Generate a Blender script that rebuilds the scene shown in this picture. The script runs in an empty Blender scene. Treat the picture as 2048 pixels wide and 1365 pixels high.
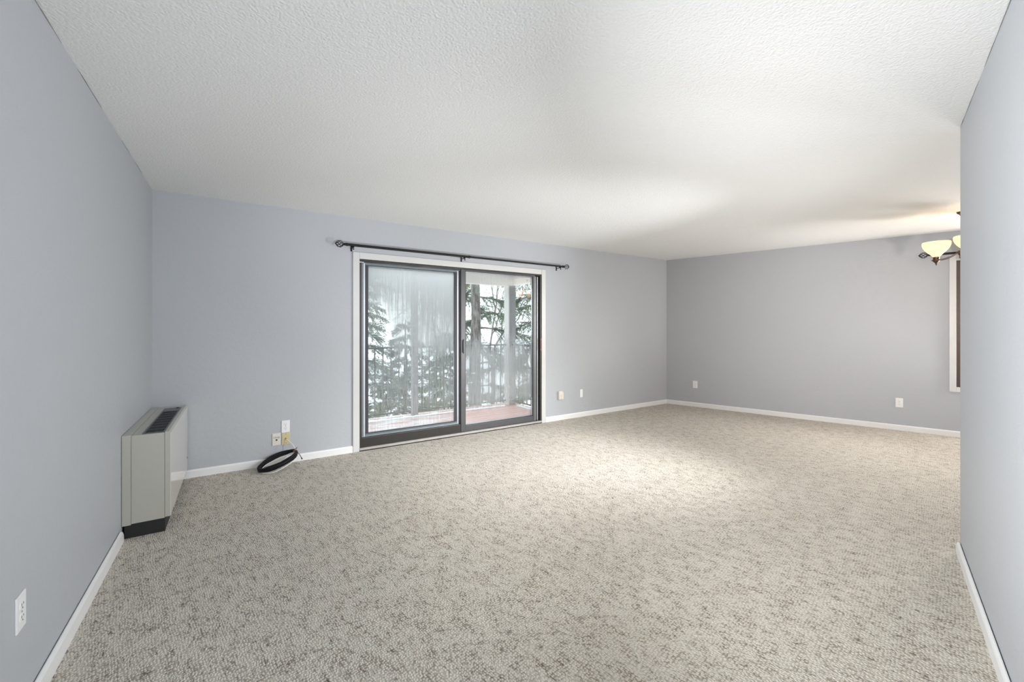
import bpy, bmesh, math, random
import numpy as np
from mathutils import Vector, Matrix
R = math.radians
random.seed(7)
rng = np.random.default_rng(11)
S = bpy.context.scene
COL = S.collection

# ------------------------------------------------------------------ camera
H_CAM = 1.2986
CX, CY, YAW = 0.588, -4.549, 33.236
cd = bpy.data.cameras.new('camera')
cam = bpy.data.objects.new('camera', cd)
COL.objects.link(cam)
cam.location = (CX, CY, H_CAM)
cam.rotation_euler = (R(90), 0, R(-YAW))
cd.sensor_width = 36
cd.lens = 840 / 2048 * 36
cd.shift_y = -(682.5 - 654.8) / 2048
cd.clip_start = 0.02
cd.clip_end = 300
S.camera = cam

# ------------------------------------------------------------------ world, exposure, big lights
S.view_settings.view_transform = 'Standard'
S.view_settings.look = 'None'
S.view_settings.gamma = 1
S.view_settings.use_curve_mapping = False
S.view_settings.exposure = 0.12
S.cycles.max_bounces = 12
S.cycles.diffuse_bounces = 5
S.cycles.adaptive_threshold = 0.03
S.cycles.glossy_bounces = 3
S.cycles.transmission_bounces = 6
S.cycles.transparent_max_bounces = 24
S.cycles.caustics_reflective = False
S.cycles.caustics_refractive = False
S.cycles.sample_clamp_indirect = 4

w = bpy.data.worlds.new('overcast_sky')
S.world = w
w.use_nodes = True
bg = w.node_tree.nodes['Background']
bg.inputs[0].default_value = (0.93, 0.965, 1.0, 1)
bg.inputs[1].default_value = 3.1


def area(name, loc, rot, sx, sy, power, col):
    l = bpy.data.lights.new(name, 'AREA')
    l.shape = 'RECTANGLE'
    l.size, l.size_y = sx, sy
    l.energy, l.color = power, col
    o = bpy.data.objects.new(name, l)
    COL.objects.link(o)
    o.location = loc
    o.rotation_euler = tuple(R(a) for a in rot)
    return o


def spot(name, loc, tgt, ang, power, col=(1, 1, 1), rad=0.0):
    l = bpy.data.lights.new(name, 'SPOT')
    l.energy, l.color = power, col
    l.spot_size, l.spot_blend, l.shadow_soft_size = R(ang), 1.0, rad
    o = bpy.data.objects.new(name, l)
    COL.objects.link(o)
    o.location = loc
    o.rotation_euler = (Vector(tgt) - Vector(loc)).to_track_quat('-Z', 'Y').to_euler()
    return o


# fill lamps added out of view to brighten the room,
# and daylight at the dining window
COOL = (0.90, 0.96, 1.0)
NEUT = (0.98, 0.995, 1.03)
HALL = (0.75, -4.95, 2.1)
FLR = (0.7, -5.15, 0.3)
area('hall_fill', (1.3, -5.9, 2.40), (0, 0, 0), 1.4, 1.2, 13, COOL)  # added fill behind the camera, not a known fixture
area('dining_window_light', (7.93, -4.25, 1.20), (90, 0, 73.2), 0.8, 1.0, 68, (1.06, 0.98, 0.93))
area('balcony_fill', (2.85, 0.42, 2.24), (-12, 0, 0), 2.2, 0.25, 60, (0.95, 0.98, 1.0))  # added fill, hidden above the door head under the balcony roof
spot('fill_up_dining_wide', (4.97, -4.35, 0.3), (3.0, -0.6, 2.44), 90, 93, NEUT, 0.08)  # this and the spots below are added fill, placed out of view
spot('fill_up_dining', (4.97, -4.35, 0.3), (3.0, -0.3, 2.44), 48, 350, NEUT, 0.08)
spot('fill_up_hall', FLR, (2.6, -0.2, 2.44), 45, 200, NEUT, 0.3)
spot('fill_up_left', FLR, (1.2, -1.0, 2.44), 70, 100, NEUT, 0.3)
spot('fill_down_wide', HALL, (3.4, -1.4, 0), 72, 100, (1, 1, 1), 0.3)
spot('fill_down', HALL, (3.0, -0.7, 0), 48, 250, (1, 1, 1), 0.3)
spot('fill_down_far', HALL, (3.2, -0.4, 0), 32, 225, (1, 1, 1), 0.25)
spot('fill_down_dining', (4.89, -4.2, 2.2), (3.0, -0.8, 0), 60, 330, (1, 1, 1), 0.06)
spot('fill_down_dining_door', (4.89, -4.2, 2.2), (3.05, -0.75, 0), 33, 330, NEUT, 0.06)
spot('fill_down_dining_mid', (4.89, -4.2, 2.2), (3.1, -1.0, 0), 46, 320, NEUT, 0.06)
spot('fill_down_window', (7.8, -4.3, 2.1), (4.2, -1.6, 0), 66, 330, (1, 1, 1), 0.2)
spot('fill_up_window', (7.6, -4.3, 0.4), (6.0, -0.6, 2.44), 60, 130, (1, 1, 1), 0.3)
spot('fill_partition', (0.08, -3.45, 1.2), (3.4, -4.05, 1.35), 80, 590, NEUT, 0.06)
spot('fill_left_far', (4.91, -4.25, 1.5), (0.0, -1.8, 1.2), 75, 60, (0.93, 0.99, 1.08), 0.06)
spot('fill_left', (2.2, -5.2, 1.6), (0.0, -2.2, 1.3), 90, 215, (0.91, 0.99, 1.10), 0.3)
spot('fill_far_wall', (0.75, -4.95, 1.9), (6.8, -0.9, 1.4), 45, 190, (1.12, 0.97, 0.91), 0.3)
spot('fill_far_wall_dining', (4.91, -4.25, 1.5), (7.2, -2.0, 1.2), 80, 88, (1.10, 0.97, 0.92), 0.06)


# ------------------------------------------------------------------ node helpers
class NT:
    def __init__(s, name):
        s.m = bpy.data.materials.new(name)
        s.m.use_nodes = True
        s.t = s.m.node_tree
        s.t.nodes.clear()
        s.out = s.t.nodes.new('ShaderNodeOutputMaterial')

    def n(s, typ, attrs=None, **ins):
        nd = s.t.nodes.new(typ)
        for k, v in (attrs or {}).items():
            setattr(nd, k, v)
        for k, v in ins.items():
            key = int(k[1:]) if k[0] == 'i' and k[1:].isdigit() else k.replace('_', ' ')
            s.set(nd.inputs[key], v)
        return nd

    def set(s, sock, v):
        if isinstance(v, bpy.types.NodeSocket):
            s.t.links.new(v, sock)
        elif v is not None:
            if sock.type == 'RGBA' and len(v) == 3:
                v = (*v, 1)
            sock.default_value = v

    def math(s, op, a, b=None, c=None, clamp=False):
        nd = s.t.nodes.new('ShaderNodeMath')
        nd.operation = op
        nd.use_clamp = clamp
        s.set(nd.inputs[0], a)
        if b is not None: s.set(nd.inputs[1], b)
        if c is not None: s.set(nd.inputs[2], c)
        return nd.outputs[0]

    def sstep(s, v, a, b, lo=0.0, hi=1.0):
        nd = s.t.nodes.new('ShaderNodeMapRange')
        nd.interpolation_type = 'SMOOTHSTEP'
        for i, x in enumerate((v, a, b, lo, hi)):
            s.set(nd.inputs[i], x)
        return nd.outputs[0]

    def mixc(s, f, a, b, typ='MIX'):
        nd = s.t.nodes.new('ShaderNodeMix')
        nd.data_type = 'RGBA'
        nd.blend_type = typ
        s.set(nd.inputs[0], f)
        s.set(nd.inputs[6], a)
        s.set(nd.inputs[7], b)
        return nd.outputs[2]

    def noise(s, vec, scale, detail=2, rough=0.5):
        nd = s.n('ShaderNodeTexNoise', None, Vector=vec, Scale=scale, Detail=detail, Roughness=rough)
        return nd.outputs[0]

    def mapping(s, vec, scale=(1, 1, 1), rot=(0, 0, 0), loc=(0, 0, 0)):
        nd = s.n('ShaderNodeMapping', None, Vector=vec)
        nd.inputs['Scale'].default_value = scale
        nd.inputs['Rotation'].default_value = rot
        nd.inputs['Location'].default_value = loc
        return nd.outputs[0]

    def bump(s, h, strength, dist, normal=None):
        nd = s.n('ShaderNodeBump', None, Height=h, Strength=strength, Distance=dist)
        if normal is not None: s.set(nd.inputs['Normal'], normal)
        return nd.outputs[0]

    def pbr(s, **k):
        nd = s.n('ShaderNodeBsdfPrincipled', None, **k)
        s.t.links.new(nd.outputs[0], s.out.inputs[0])
        return nd

    @property
    def pos(s):
        return s.n('ShaderNodeNewGeometry').outputs['Position']

    @property
    def obj(s):
        return s.n('ShaderNodeTexCoord').outputs['Object']


def simple(name, col, rough=0.5, metal=0.0, var=0.06, scale=18, bump=0.0, bscale=200, spec=0.5):
    t = NT(name)
    f = t.noise(t.obj, scale, 4)
    c = t.mixc(f, tuple(x * (1 - var) for x in col), tuple(min(1, x * (1 + var)) for x in col))
    k = dict(Base_Color=c, Roughness=rough, Metallic=metal, Specular_IOR_Level=spec)
    if bump:
        k['Normal'] = t.bump(t.noise(t.obj, bscale, 2), bump, 0.002)
    t.pbr(**k)
    return t.m


def mat_wall():
    t = NT('wall_paint')
    p = t.pos
    big = t.noise(p, 1.3, 3)
    c = t.mixc(big, (0.41, 0.427, 0.447), (0.435, 0.452, 0.472))
    # rolled and patched plaster: fine orange peel plus long shallow trowel marks
    fine = t.noise(p, 95, 2, 0.6)
    mid = t.noise(p, 14, 3, 0.6)
    b1 = t.bump(mid, 0.35, 0.006)
    b2 = t.bump(fine, 0.16, 0.0025, b1)
    t.pbr(Base_Color=c, Roughness=0.5, Normal=b2, Specular_IOR_Level=0.35)
    return t.m


def mat_ceiling():
    t = NT('textured_ceiling_paint')
    p = t.pos
    v = t.n('ShaderNodeTexVoronoi', {'feature': 'SMOOTH_F1'}, Vector=p, Scale=95.0, Smoothness=0.5).outputs[0]
    n1 = t.noise(p, 80, 4, 0.65)
    h = t.math('ADD', t.math('MULTIPLY', v, -0.8), n1)
    c = t.mixc(t.noise(p, 0.9, 3), (0.77, 0.775, 0.76), (0.80, 0.80, 0.785))
    t.pbr(Base_Color=c, Roughness=0.9, Normal=t.bump(h, 0.35, 0.006), Specular_IOR_Level=0.2)
    return t.m


def mat_carpet():
    t = NT('sculpted_loop_carpet')
    p = t.pos
    # yarn loops lie in rows that run away from the door wall
    warp = t.n('ShaderNodeTexNoise', None, Vector=p, Scale=5.0, Detail=2.0)
    wv = t.n('ShaderNodeVectorMath', {'operation': 'SCALE'}, i0=warp.outputs[1], Scale=0.035).outputs[0]
    wp = t.n('ShaderNodeVectorMath', {'operation': 'ADD'}, i0=p, i1=wv).outputs[0]
    rp = t.mapping(wp, rot=(0, 0, R(-11)))
    loops = t.n('ShaderNodeTexVoronoi', {'feature': 'F1'}, Vector=t.mapping(rp, scale=(1.0, 0.8, 0)), Scale=105.0, Randomness=0.55).outputs[0]
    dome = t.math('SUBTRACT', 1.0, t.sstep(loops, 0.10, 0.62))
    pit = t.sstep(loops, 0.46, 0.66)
    patch = t.noise(t.mapping(rp, scale=(1, 0.5, 0)), 19, 4, 0.6)
    pm = t.sstep(patch, 0.40, 0.64)
    dash = t.sstep(t.noise(t.mapping(rp, scale=(1, 0.33, 0)), 58, 3, 0.6), 0.56, 0.68)
    tone = t.noise(p, 1.7, 4)
    base = t.mixc(tone, (0.645, 0.595, 0.51), (0.72, 0.68, 0.605))
    base = t.mixc(t.math('MULTIPLY', pm, 0.22), base, (0.47, 0.43, 0.365))
    fleck = t.noise(p, 160, 2, 0.7)
    base = t.mixc(t.sstep(fleck, 0.3, 0.7), t.mixc(0.25, base, (0.40, 0.35, 0.28)), base)
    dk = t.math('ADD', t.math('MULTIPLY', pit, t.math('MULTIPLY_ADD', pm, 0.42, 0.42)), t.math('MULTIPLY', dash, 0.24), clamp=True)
    base = t.mixc(dk, base, (0.165, 0.13, 0.095))  # shade in the gaps between loops is put into the colour
    h = t.math('SUBTRACT', t.math('MULTIPLY', dome, 0.6), t.math('MULTIPLY', dash, 0.7))
    t.pbr(Base_Color=base, Roughness=0.95, Normal=t.bump(h, 0.85, 0.008), Specular_IOR_Level=0.05,
          Sheen_Weight=0.1, Sheen_Roughness=0.5)
    return t.m


def mat_glass(name, kind):
    """window glass; kind 'left'/'right' adds the condensation the photograph shows, 'clear' none"""
    t = NT(name)
    tr = t.n('ShaderNodeBsdfTransparent', None, Color=(0.93, 0.955, 0.95)).outputs[0]
    gl = t.n('ShaderNodeBsdfGlossy', None, Color=(1, 1, 1), Roughness=0.01).outputs[0]
    fr = t.n('ShaderNodeFresnel', None, IOR=1.5).outputs[0]
    fr2 = t.math('MULTIPLY', fr, 2.0 if kind == 'right' else 1.5, clamp=True)
    if kind == 'clear':
        fr2 = t.math('MULTIPLY', fr, 0.5, clamp=True)
    clean = t.n('ShaderNodeMixShader', None, i0=fr2, i1=tr, i2=gl).outputs[0]
    if kind == 'clear':
        t.t.links.new(clean, t.out.inputs[0])
        return t.m
    o = t.obj
    sp = t.n('ShaderNodeSeparateXYZ', None, i0=o)
    x, z = sp.outputs[0], sp.outputs[2]
    streak = t.noise(t.mapping(o, scale=(38, 1, 1.3)), 1.0, 3, 0.6)
    wide = t.noise(t.mapping(o, scale=(9, 1, 1.8)), 1.0, 3, 0.6)
    runs = t.noise(t.mapping(o, scale=(95, 1, 1.7)), 1.0, 2, 0.5)
    drops = t.noise(o, 260, 2, 0.7)
    run_clear = t.sstep(runs, 0.57, 0.66)
    if kind == 'left':
        zz = t.math('ADD', z, t.math('MULTIPLY_ADD', streak, 0.5, -0.25))
        top = t.sstep(zz, 1.05, 1.62)              # dense fog high on the pane
        f = t.math('MULTIPLY_ADD', top, 0.34, 0.58)
        # clearer patch low on the left, milky cloud in the middle and right
        lx = t.math('SUBTRACT', 1.0, t.sstep(t.math('ADD', x, t.math('MULTIPLY_ADD', wide, 0.24, -0.12)), 0.12, 0.34))
        lz = t.math('MULTIPLY', t.sstep(z, 0.65, 0.9), t.math('SUBTRACT', 1.0, t.sstep(z, 1.3, 1.5)))
        f = t.math('SUBTRACT', f, t.math('MULTIPLY', t.math('MULTIPLY', lx, lz), 0.42))
        rx = t.math('MULTIPLY', t.sstep(t.math('ADD', x, t.math('MULTIPLY_ADD', wide, 0.3, -0.15)), 0.42, 0.62), t.sstep(z, 0.75, 0.98))
        f = t.math('ADD', f, t.math('MULTIPLY', rx, 0.24))
        low = t.math('SUBTRACT', 1.0, t.sstep(zz, 0.72, 0.98))
        f = t.math('SUBTRACT', f, t.math('MULTIPLY', low, 0.27))
        runamt = t.math('MULTIPLY', t.math('SUBTRACT', 1.0, t.sstep(z, 1.45, 1.75)), 0.4)
    else:
        zz = t.math('ADD', z, t.math('MULTIPLY_ADD', wide, 0.5, -0.25))
        zz = t.math('ADD', zz, t.math('MULTIPLY_ADD', streak, 0.5, -0.25))
        up = t.math('SUBTRACT', 1.0, t.sstep(zz, 0.86, 1.16))
        dn = t.sstep(t.math('ADD', z, t.math('MULTIPLY_ADD', wide, 0.12, -0.06)), 0.14, 0.32)
        f = t.math('MULTIPLY_ADD', t.math('MULTIPLY', up, dn), 0.52, 0.03)
        runamt = t.math('MULTIPLY', dn, 0.42)
    f = t.math('SUBTRACT', f, t.math('MULTIPLY', run_clear, runamt))
    if kind == 'left':
        f = t.math('SUBTRACT', f, t.sstep(z, 0.32, 0.14, 0.0, 0.16))
    amp = t.math('MULTIPLY_ADD', f, 0.55, 0.0)
    f = t.math('ADD', f, t.math('MULTIPLY', t.math('SUBTRACT', streak, 0.5), amp))
    f = t.math('ADD', f, t.math('MULTIPLY', t.math('SUBTRACT', drops, 0.5), t.math('MULTIPLY_ADD', f, 0.3, 0.04)), clamp=True)
    tl = t.n('ShaderNodeBsdfTranslucent', None, Color=(0.54, 0.55, 0.555)).outputs[0]
    df = t.n('ShaderNodeBsdfDiffuse', None, Color=(0.55, 0.58, 0.58)).outputs[0]
    fog = t.n('ShaderNodeMixShader', None, i0=0.25, i1=tl, i2=df).outputs[0]
    mx = t.n('ShaderNodeMixShader', None, i0=t.math('MULTIPLY', f, 0.93, clamp=True), i1=clean, i2=fog).outputs[0]
    t.t.links.new(mx, t.out.inputs[0])
    return t.m


def mat_shade():
    t = NT('alabaster_glass_lit')
    v = t.noise(t.obj, 22, 3)
    c = t.mixc(v, (1.0, 0.74, 0.42), (1.0, 0.86, 0.62))
    d = t.n('ShaderNodeBsdfDiffuse', None, Color=(0.75, 0.66, 0.48)).outputs[0]
    tl = t.n('ShaderNodeBsdfTranslucent', None, Color=(1.0, 0.84, 0.62)).outputs[0]
    m1 = t.n('ShaderNodeMixShader', None, i0=0.6, i1=d, i2=tl).outputs[0]
    em = t.n('ShaderNodeEmission', None, Color=c, Strength=0.36).outputs[0]
    ad = t.n('ShaderNodeAddShader', None, i0=m1, i1=em).outputs[0]
    t.t.links.new(ad, t.out.inputs[0])
    return t.m


def mat_emit(name, col, st):
    t = NT(name)
    em = t.n('ShaderNodeEmission', None, Color=col, Strength=st).outputs[0]
    t.t.links.new(em, t.out.inputs[0])
    return t.m


def mat_deck():
    t = NT('red_deck_paint')
    o = t.pos
    g = t.noise(t.mapping(o, scale=(2, 30, 1)), 3, 4, 0.6)
    c = t.mixc(g, (0.50, 0.27, 0.26), (0.66, 0.42, 0.41))
    frost = t.sstep(t.noise(t.mapping(o, scale=(1, 3, 1)), 2.2, 4, 0.6), 0.36, 0.60)
    wetx = t.n('ShaderNodeSeparateXYZ', None, i0=o).outputs[0]
    fx = t.sstep(wetx, 4.0, 2.6)
    c = t.mixc(t.math('MULTIPLY', t.math('MULTIPLY', frost, fx), 0.8), c, (0.82, 0.84, 0.88))
    t.pbr(Base_Color=c, Roughness=0.35, Normal=t.bump(g, 0.3, 0.002))
    return t.m


def mat_bark():
    t = NT('grey_brown_bark')
    o = t.obj
    g = t.noise(t.mapping(o, scale=(1, 1, 0.25)), 16, 5, 0.7)
    c = t.mixc(t.sstep(g, 0.35, 0.65), (0.07, 0.055, 0.05), (0.33, 0.29, 0.28))
    t.pbr(Base_Color=c, Roughness=0.95, Normal=t.bump(g, 0.9, 0.03))
    return t.m


def mat_needles():
    t = NT('conifer_needles')
    g = t.noise(t.pos, 1.6, 3)
    c = t.mixc(t.sstep(g, 0.35, 0.65), (0.11, 0.14, 0.085), (0.26, 0.275, 0.165))
    c = t.mixc(t.noise(t.pos, 11, 2), c, (0.18, 0.235, 0.185))
    d = t.n('ShaderNodeBsdfDiffuse', None, Color=c).outputs[0]
    tl = t.n('ShaderNodeBsdfTranslucent', None, Color=c).outputs[0]
    t.t.links.new(t.n('ShaderNodeMixShader', None, i0=0.3, i1=d, i2=tl).outputs[0], t.out.inputs[0])
    return t.m


M = {}
M['wall'] = mat_wall()
M['ceiling'] = mat_ceiling()
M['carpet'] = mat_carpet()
M['trim'] = simple('white_trim_paint', (0.58, 0.58, 0.57), 0.35, var=0.03, scale=6, bump=0.08, bscale=60)
M['baseboard'] = simple('white_baseboard_paint', (0.76, 0.76, 0.75), 0.35, var=0.03, scale=6)
M['crack_shade'] = simple('grey_crack_shade', (0.20, 0.20, 0.20), 0.9)  # dark tone stands for the shadow in the ceiling cracks
M['bronze'] = simple('dark_bronze_aluminium', (0.036, 0.033, 0.029), 0.42, 0.25, var=0.15)
M['stile'] = simple('grey_bronze_aluminium', (0.085, 0.085, 0.088), 0.4, 0.3, var=0.12)
M['silver'] = simple('mill_aluminium', (0.60, 0.63, 0.66), 0.32, 0.35, var=0.08)
M['silver_dull'] = simple('weathered_aluminium', (0.17, 0.21, 0.22), 0.4, 0.3, var=0.15)
M['gasket'] = simple('black_rubber_gasket', (0.035, 0.037, 0.045), 0.55)
M['sill'] = simple('worn_beige_sill_strip', (0.35, 0.33, 0.305), 0.5, var=0.2, scale=30)
M['black_metal'] = simple('black_powder_coat', (0.010, 0.010, 0.011), 0.5, 0.0, spec=0.25)
M['glass_left'] = mat_glass('fogged_glass_left', 'left')
M['glass_right'] = mat_glass('fogged_glass_right', 'right')
M['glass_clear'] = mat_glass('clear_glass', 'clear')
M['heater'] = simple('putty_grey_enamel', (0.42, 0.41, 0.36), 0.28, var=0.03, scale=3)
M['heater_front'] = simple('glossy_putty_enamel', (0.64, 0.62, 0.58), 0.08, var=0.02, scale=3)
M['grille'] = simple('black_grille_plastic', (0.025, 0.025, 0.027), 0.45)
M['grille_frame'] = simple('charcoal_grille_frame', (0.10, 0.10, 0.108), 0.4)
M['plinth'] = simple('matt_black_plinth', (0.012, 0.012, 0.012), 0.6)
M['dark'] = simple('dark_recess', (0.006, 0.006, 0.006), 0.9)
M['plate'] = simple('white_plastic', (0.78, 0.78, 0.77), 0.3, var=0.02)
M['plate_ivory'] = simple('pale_ivory_plastic', (0.66, 0.63, 0.57), 0.4, var=0.04)
M['plate_almond'] = simple('yellowed_almond_plastic', (0.56, 0.48, 0.27), 0.4, var=0.06)
M['slot'] = simple('outlet_slot', (0.03, 0.03, 0.03), 0.7)
M['screw'] = simple('nickel_screw', (0.45, 0.43, 0.40), 0.35, 0.8)
M['ink'] = simple('grey_marker_ink', (0.22, 0.19, 0.22), 0.6)
M['brass'] = simple('tarnished_brass', (0.22, 0.17, 0.08), 0.35, 0.8)
M['cable_black'] = simple('black_coax_jacket', (0.007, 0.007, 0.008), 0.45, spec=0.3)
M['cable_white'] = simple('white_coax_jacket', (0.80, 0.79, 0.75), 0.35)
M['copper'] = simple('copper_twist_tie', (0.42, 0.22, 0.15), 0.35, 0.6)
M['orb'] = simple('oil_rubbed_bronze', (0.085, 0.045, 0.03), 0.35, 0.6, var=0.3, scale=40)
M['shade'] = mat_shade()
M['bulb'] = mat_emit('lamp_bulb', (1.0, 0.86, 0.62), 2.5)
M['wood_dark'] = simple('dark_walnut_window', (0.06, 0.035, 0.025), 0.4, var=0.3, scale=12)
M['wood_mid'] = simple('brown_wood_sash', (0.17, 0.095, 0.06), 0.4, var=0.3, scale=12)
M['deck'] = mat_deck()
M['post'] = simple('grey_painted_post', (0.25, 0.24, 0.24), 0.7, var=0.15)
M['post_pale'] = simple('pale_exterior_finish', (0.66, 0.64, 0.62), 0.7)
M['rail'] = simple('dark_iron_rail', (0.055, 0.045, 0.045), 0.5, 0.2)
M['soffit'] = simple('pale_pink_soffit', (0.74, 0.70, 0.68), 0.9, var=0.05, scale=4, bump=0.3, bscale=80)
M['siding'] = simple('exterior_siding', (0.45, 0.42, 0.40), 0.9)
M['snow'] = simple('snow', (0.86, 0.88, 0.92), 0.8, var=0.03, bump=0.5, bscale=9)
M['bark'] = mat_bark()
M['needles'] = mat_needles()
M['lamp_red'] = simple('dark_red_latch', (0.10, 0.022, 0.022), 0.35)


# ------------------------------------------------------------------ mesh helpers
class MB:
    def __init__(s):
        s.v, s.f, s.smooth = [], [], []

    def add(s, vs, fs, smooth=False):
        o = len(s.v)
        s.v += [tuple(p) for p in vs]
        s.f += [tuple(i + o for i in f) for f in fs]
        s.smooth += [smooth] * len(fs)
        return s

    def box(s, a, b, bev=0.0):
        (x0, y0, z0), (x1, y1, z1) = a, b
        if bev <= 0:
            vs = [(x, y, z) for x in (x0, x1) for y in (y0, y1) for z in (z0, z1)]
            fs = [(0, 1, 3, 2), (4, 6, 7, 5), (0, 4, 5, 1), (2, 3, 7, 6), (0, 2, 6, 4), (1, 5, 7, 3)]
            return s.add(vs, fs)
        bm = bmesh.new()
        bmesh.ops.create_cube(bm, size=1)
        for v in bm.verts:
            v.co = Vector(((x0 + x1) / 2 + v.co.x * (x1 - x0), (y0 + y1) / 2 + v.co.y * (y1 - y0), (z0 + z1) / 2 + v.co.z * (z1 - z0)))
        bmesh.ops.bevel(bm, geom=list(bm.edges), offset=bev, segments=2, affect='EDGES', profile=0.6)
        s.add([v.co.copy() for v in bm.verts], [[v.index for v in f.verts] for f in bm.faces])
        bm.free()
        return s

    def prism(s, pts, h0, h1, axis='z'):
        """polygon pts (2d, ccw) extruded"""
        n = len(pts)
        def P(p, h):
            if axis == 'z': return (p[0], p[1], h)
            if axis == 'y': return (p[0], h, p[1])
            return (h, p[0], p[1])
        vs = [P(p, h0) for p in pts] + [P(p, h1) for p in pts]
        fs = [tuple(range(n))[::-1], tuple(range(n, 2 * n))] + [(i, (i + 1) % n, n + (i + 1) % n, n + i) for i in range(n)]
        return s.add(vs, fs)

    def lathe(s, prof, c=(0, 0, 0), seg=24, M_=None):
        vs, fs = [], []
        for r, z in prof:
            for k in range(seg):
                a = 2 * math.pi * k / seg
                p = Vector((r * math.cos(a), r * math.sin(a), z))
                if M_ is not None: p = M_ @ p
                vs.append(p + Vector(c))
        for i in range(len(prof) - 1):
            for k in range(seg):
                k2 = (k + 1) % seg
                fs.append((i * seg + k, i * seg + k2, (i + 1) * seg + k2, (i + 1) * seg + k))
        return s.add(vs, fs, True)

    def tube(s, pts, r, seg=8, closed=False, cap=True):
        pts = [Vector(p) for p in pts]
        n = len(pts)
        rr = r if hasattr(r, '__len__') else [r] * n
        vs, fs = [], []
        up = Vector((0, 0, 1))
        prev = None
        for i, p in enumerate(pts):
            if closed:
                d = pts[(i + 1) % n] - pts[i - 1]
            else:
                d = pts[min(i + 1, n - 1)] - pts[max(i - 1, 0)]
            d.normalize()
            if prev is None:
                a = d.cross(up)
                if a.length < 0.1: a = d.cross(Vector((1, 0, 0)))
            else:
                a = prev - d * prev.dot(d)
            a.normalize()
            prev = a
            b = d.cross(a)
            for k in range(seg):
                t = 2 * math.pi * k / seg
                vs.append(p + (a * math.cos(t) + b * math.sin(t)) * rr[i])
        m = n if closed else n - 1
        for i in range(m):
            j = (i + 1) % n
            for k in range(seg):
                k2 = (k + 1) % seg
                fs.append((i * seg + k, j * seg + k, j * seg + k2, i * seg + k2))
        if cap and not closed:
            fs.append(tuple(range(seg)))
            fs.append(tuple(range((n - 1) * seg, n * seg))[::-1])
        return s.add(vs, fs, True)

    def build(s, name, mat, parent=None, kind=None, label=None):
        me = bpy.data.meshes.new(name)
        me.from_pydata(s.v, [], s.f)
        me.materials.append(M[mat] if isinstance(mat, str) else mat)
        me.polygons.foreach_set('use_smooth', s.smooth)
        bm = bmesh.new()
        bm.from_mesh(me)
        bmesh.ops.recalc_face_normals(bm, faces=bm.faces)
        bm.to_mesh(me)
        bm.free()
        if any(s.smooth):
            me.set_sharp_from_angle(angle=R(40))
        o = bpy.data.objects.new(name, me)
        COL.objects.link(o)
        if parent is not None: o.parent = parent
        if kind: o['kind'] = kind
        if label: o['label'] = label
        return o


def tag(o, label, cat, group=None, kind=None):
    o['label'] = label
    o['category'] = cat
    if group: o['group'] = group
    if kind: o['kind'] = kind
    return o


def thing(name, loc, rz=0, label=None, cat=None, group=None, kind=None):
    o = bpy.data.objects.new(name, None)
    COL.objects.link(o)
    o.location = loc
    o.rotation_euler = (0, 0, R(rz))
    o.empty_display_size = 0.1
    if label: o['label'] = label
    if cat: o['category'] = cat
    if group: o['group'] = group
    if kind: o['kind'] = kind
    return o


def copy_part(o, parent, loc=None):
    c = o.copy()
    COL.objects.link(c)
    c.parent = parent
    if loc is not None: c.location = loc
    for ch in list(o.children):
        copy_part(ch, c)
    return c


def box(a, b, bev=0.0):
    return MB().box(a, b, bev)


# ------------------------------------------------------------------ geometry of the room
HC = 2.44
F0 = Vector((6.72, 0.0, 0.0))
FD = Vector((0.2891, -0.9573, 0.0))      # along the right wall, towards the dining end
FROT = math.degrees(math.atan2(FD.y, FD.x))
FN = Vector((-0.9573, -0.2891, 0))       # into the room
FL = 7.84
E0 = Vector((4.05, -3.945, 0))           # free end of the partition
PROT = 15.45                             # direction of the partition
PD = Vector((math.cos(R(PROT)), math.sin(R(PROT)), 0))
# door opening
DX0, DX1, DZ1 = 1.655, 4.045, 2.015

# floor with carpet
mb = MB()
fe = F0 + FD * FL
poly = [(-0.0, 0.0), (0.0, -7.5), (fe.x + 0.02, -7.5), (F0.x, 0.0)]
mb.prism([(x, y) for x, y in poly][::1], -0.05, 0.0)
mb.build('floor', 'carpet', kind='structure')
# ceiling
MB().prism([(-0.1, 0.1), (-0.1, -7.6), (fe.x + 0.2, -7.6), (F0.x + 0.15, 0.1)], HC, HC + 0.12).build('ceiling', 'ceiling', kind='structure')
# walls
mb = MB()
mb.box((-0.12, 0, -0.05), (DX0, 0.16, HC)).box((DX1, 0, -0.05), (6.87, 0.16, HC)).box((DX0, 0, DZ1), (DX1, 0.16, HC))
mb.build('wall_back', 'wall', kind='structure')
MB().box((-0.12, -7.6, -0.05), (0, 0.0, HC)).build('wall_left', 'wall', kind='structure')
MB().box((-0.12, -7.62, -0.05), (9.2, -7.5, HC)).build('wall_rear', 'wall', kind='structure')
WT0, WT1, WZ0, WZ1 = 3.418, 4.75, 0.59, 2.088
o = MB().box((0, 0, -0.05), (WT0, 0.14, HC)).box((WT1, 0, -0.05), (FL, 0.14, HC)).box((WT0, 0, -0.05), (WT1, 0.14, WZ0)).box((WT0, 0, WZ1), (WT1, 0.14, HC)).build('wall_right', 'wall', kind='structure')
o.location = F0
o.rotation_euler = (0, 0, R(FROT))
o = MB().box((-1.75, -0.13, 0), (0, 0, HC)).build('wall_partition', 'wall', kind='structure')
o.location = E0
o.rotation_euler = (0, 0, R(PROT))


# baseboards: rounded top, set a hair off the wall
def base_profile(th=0.013, h=0.068, gap=0.0):
    return [(-gap, 0.0), (-gap - th, 0.0), (-gap - th, h - 0.012), (-gap - th * 0.75, h - 0.004), (-gap - th * 0.3, h), (-gap, h)]


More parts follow.
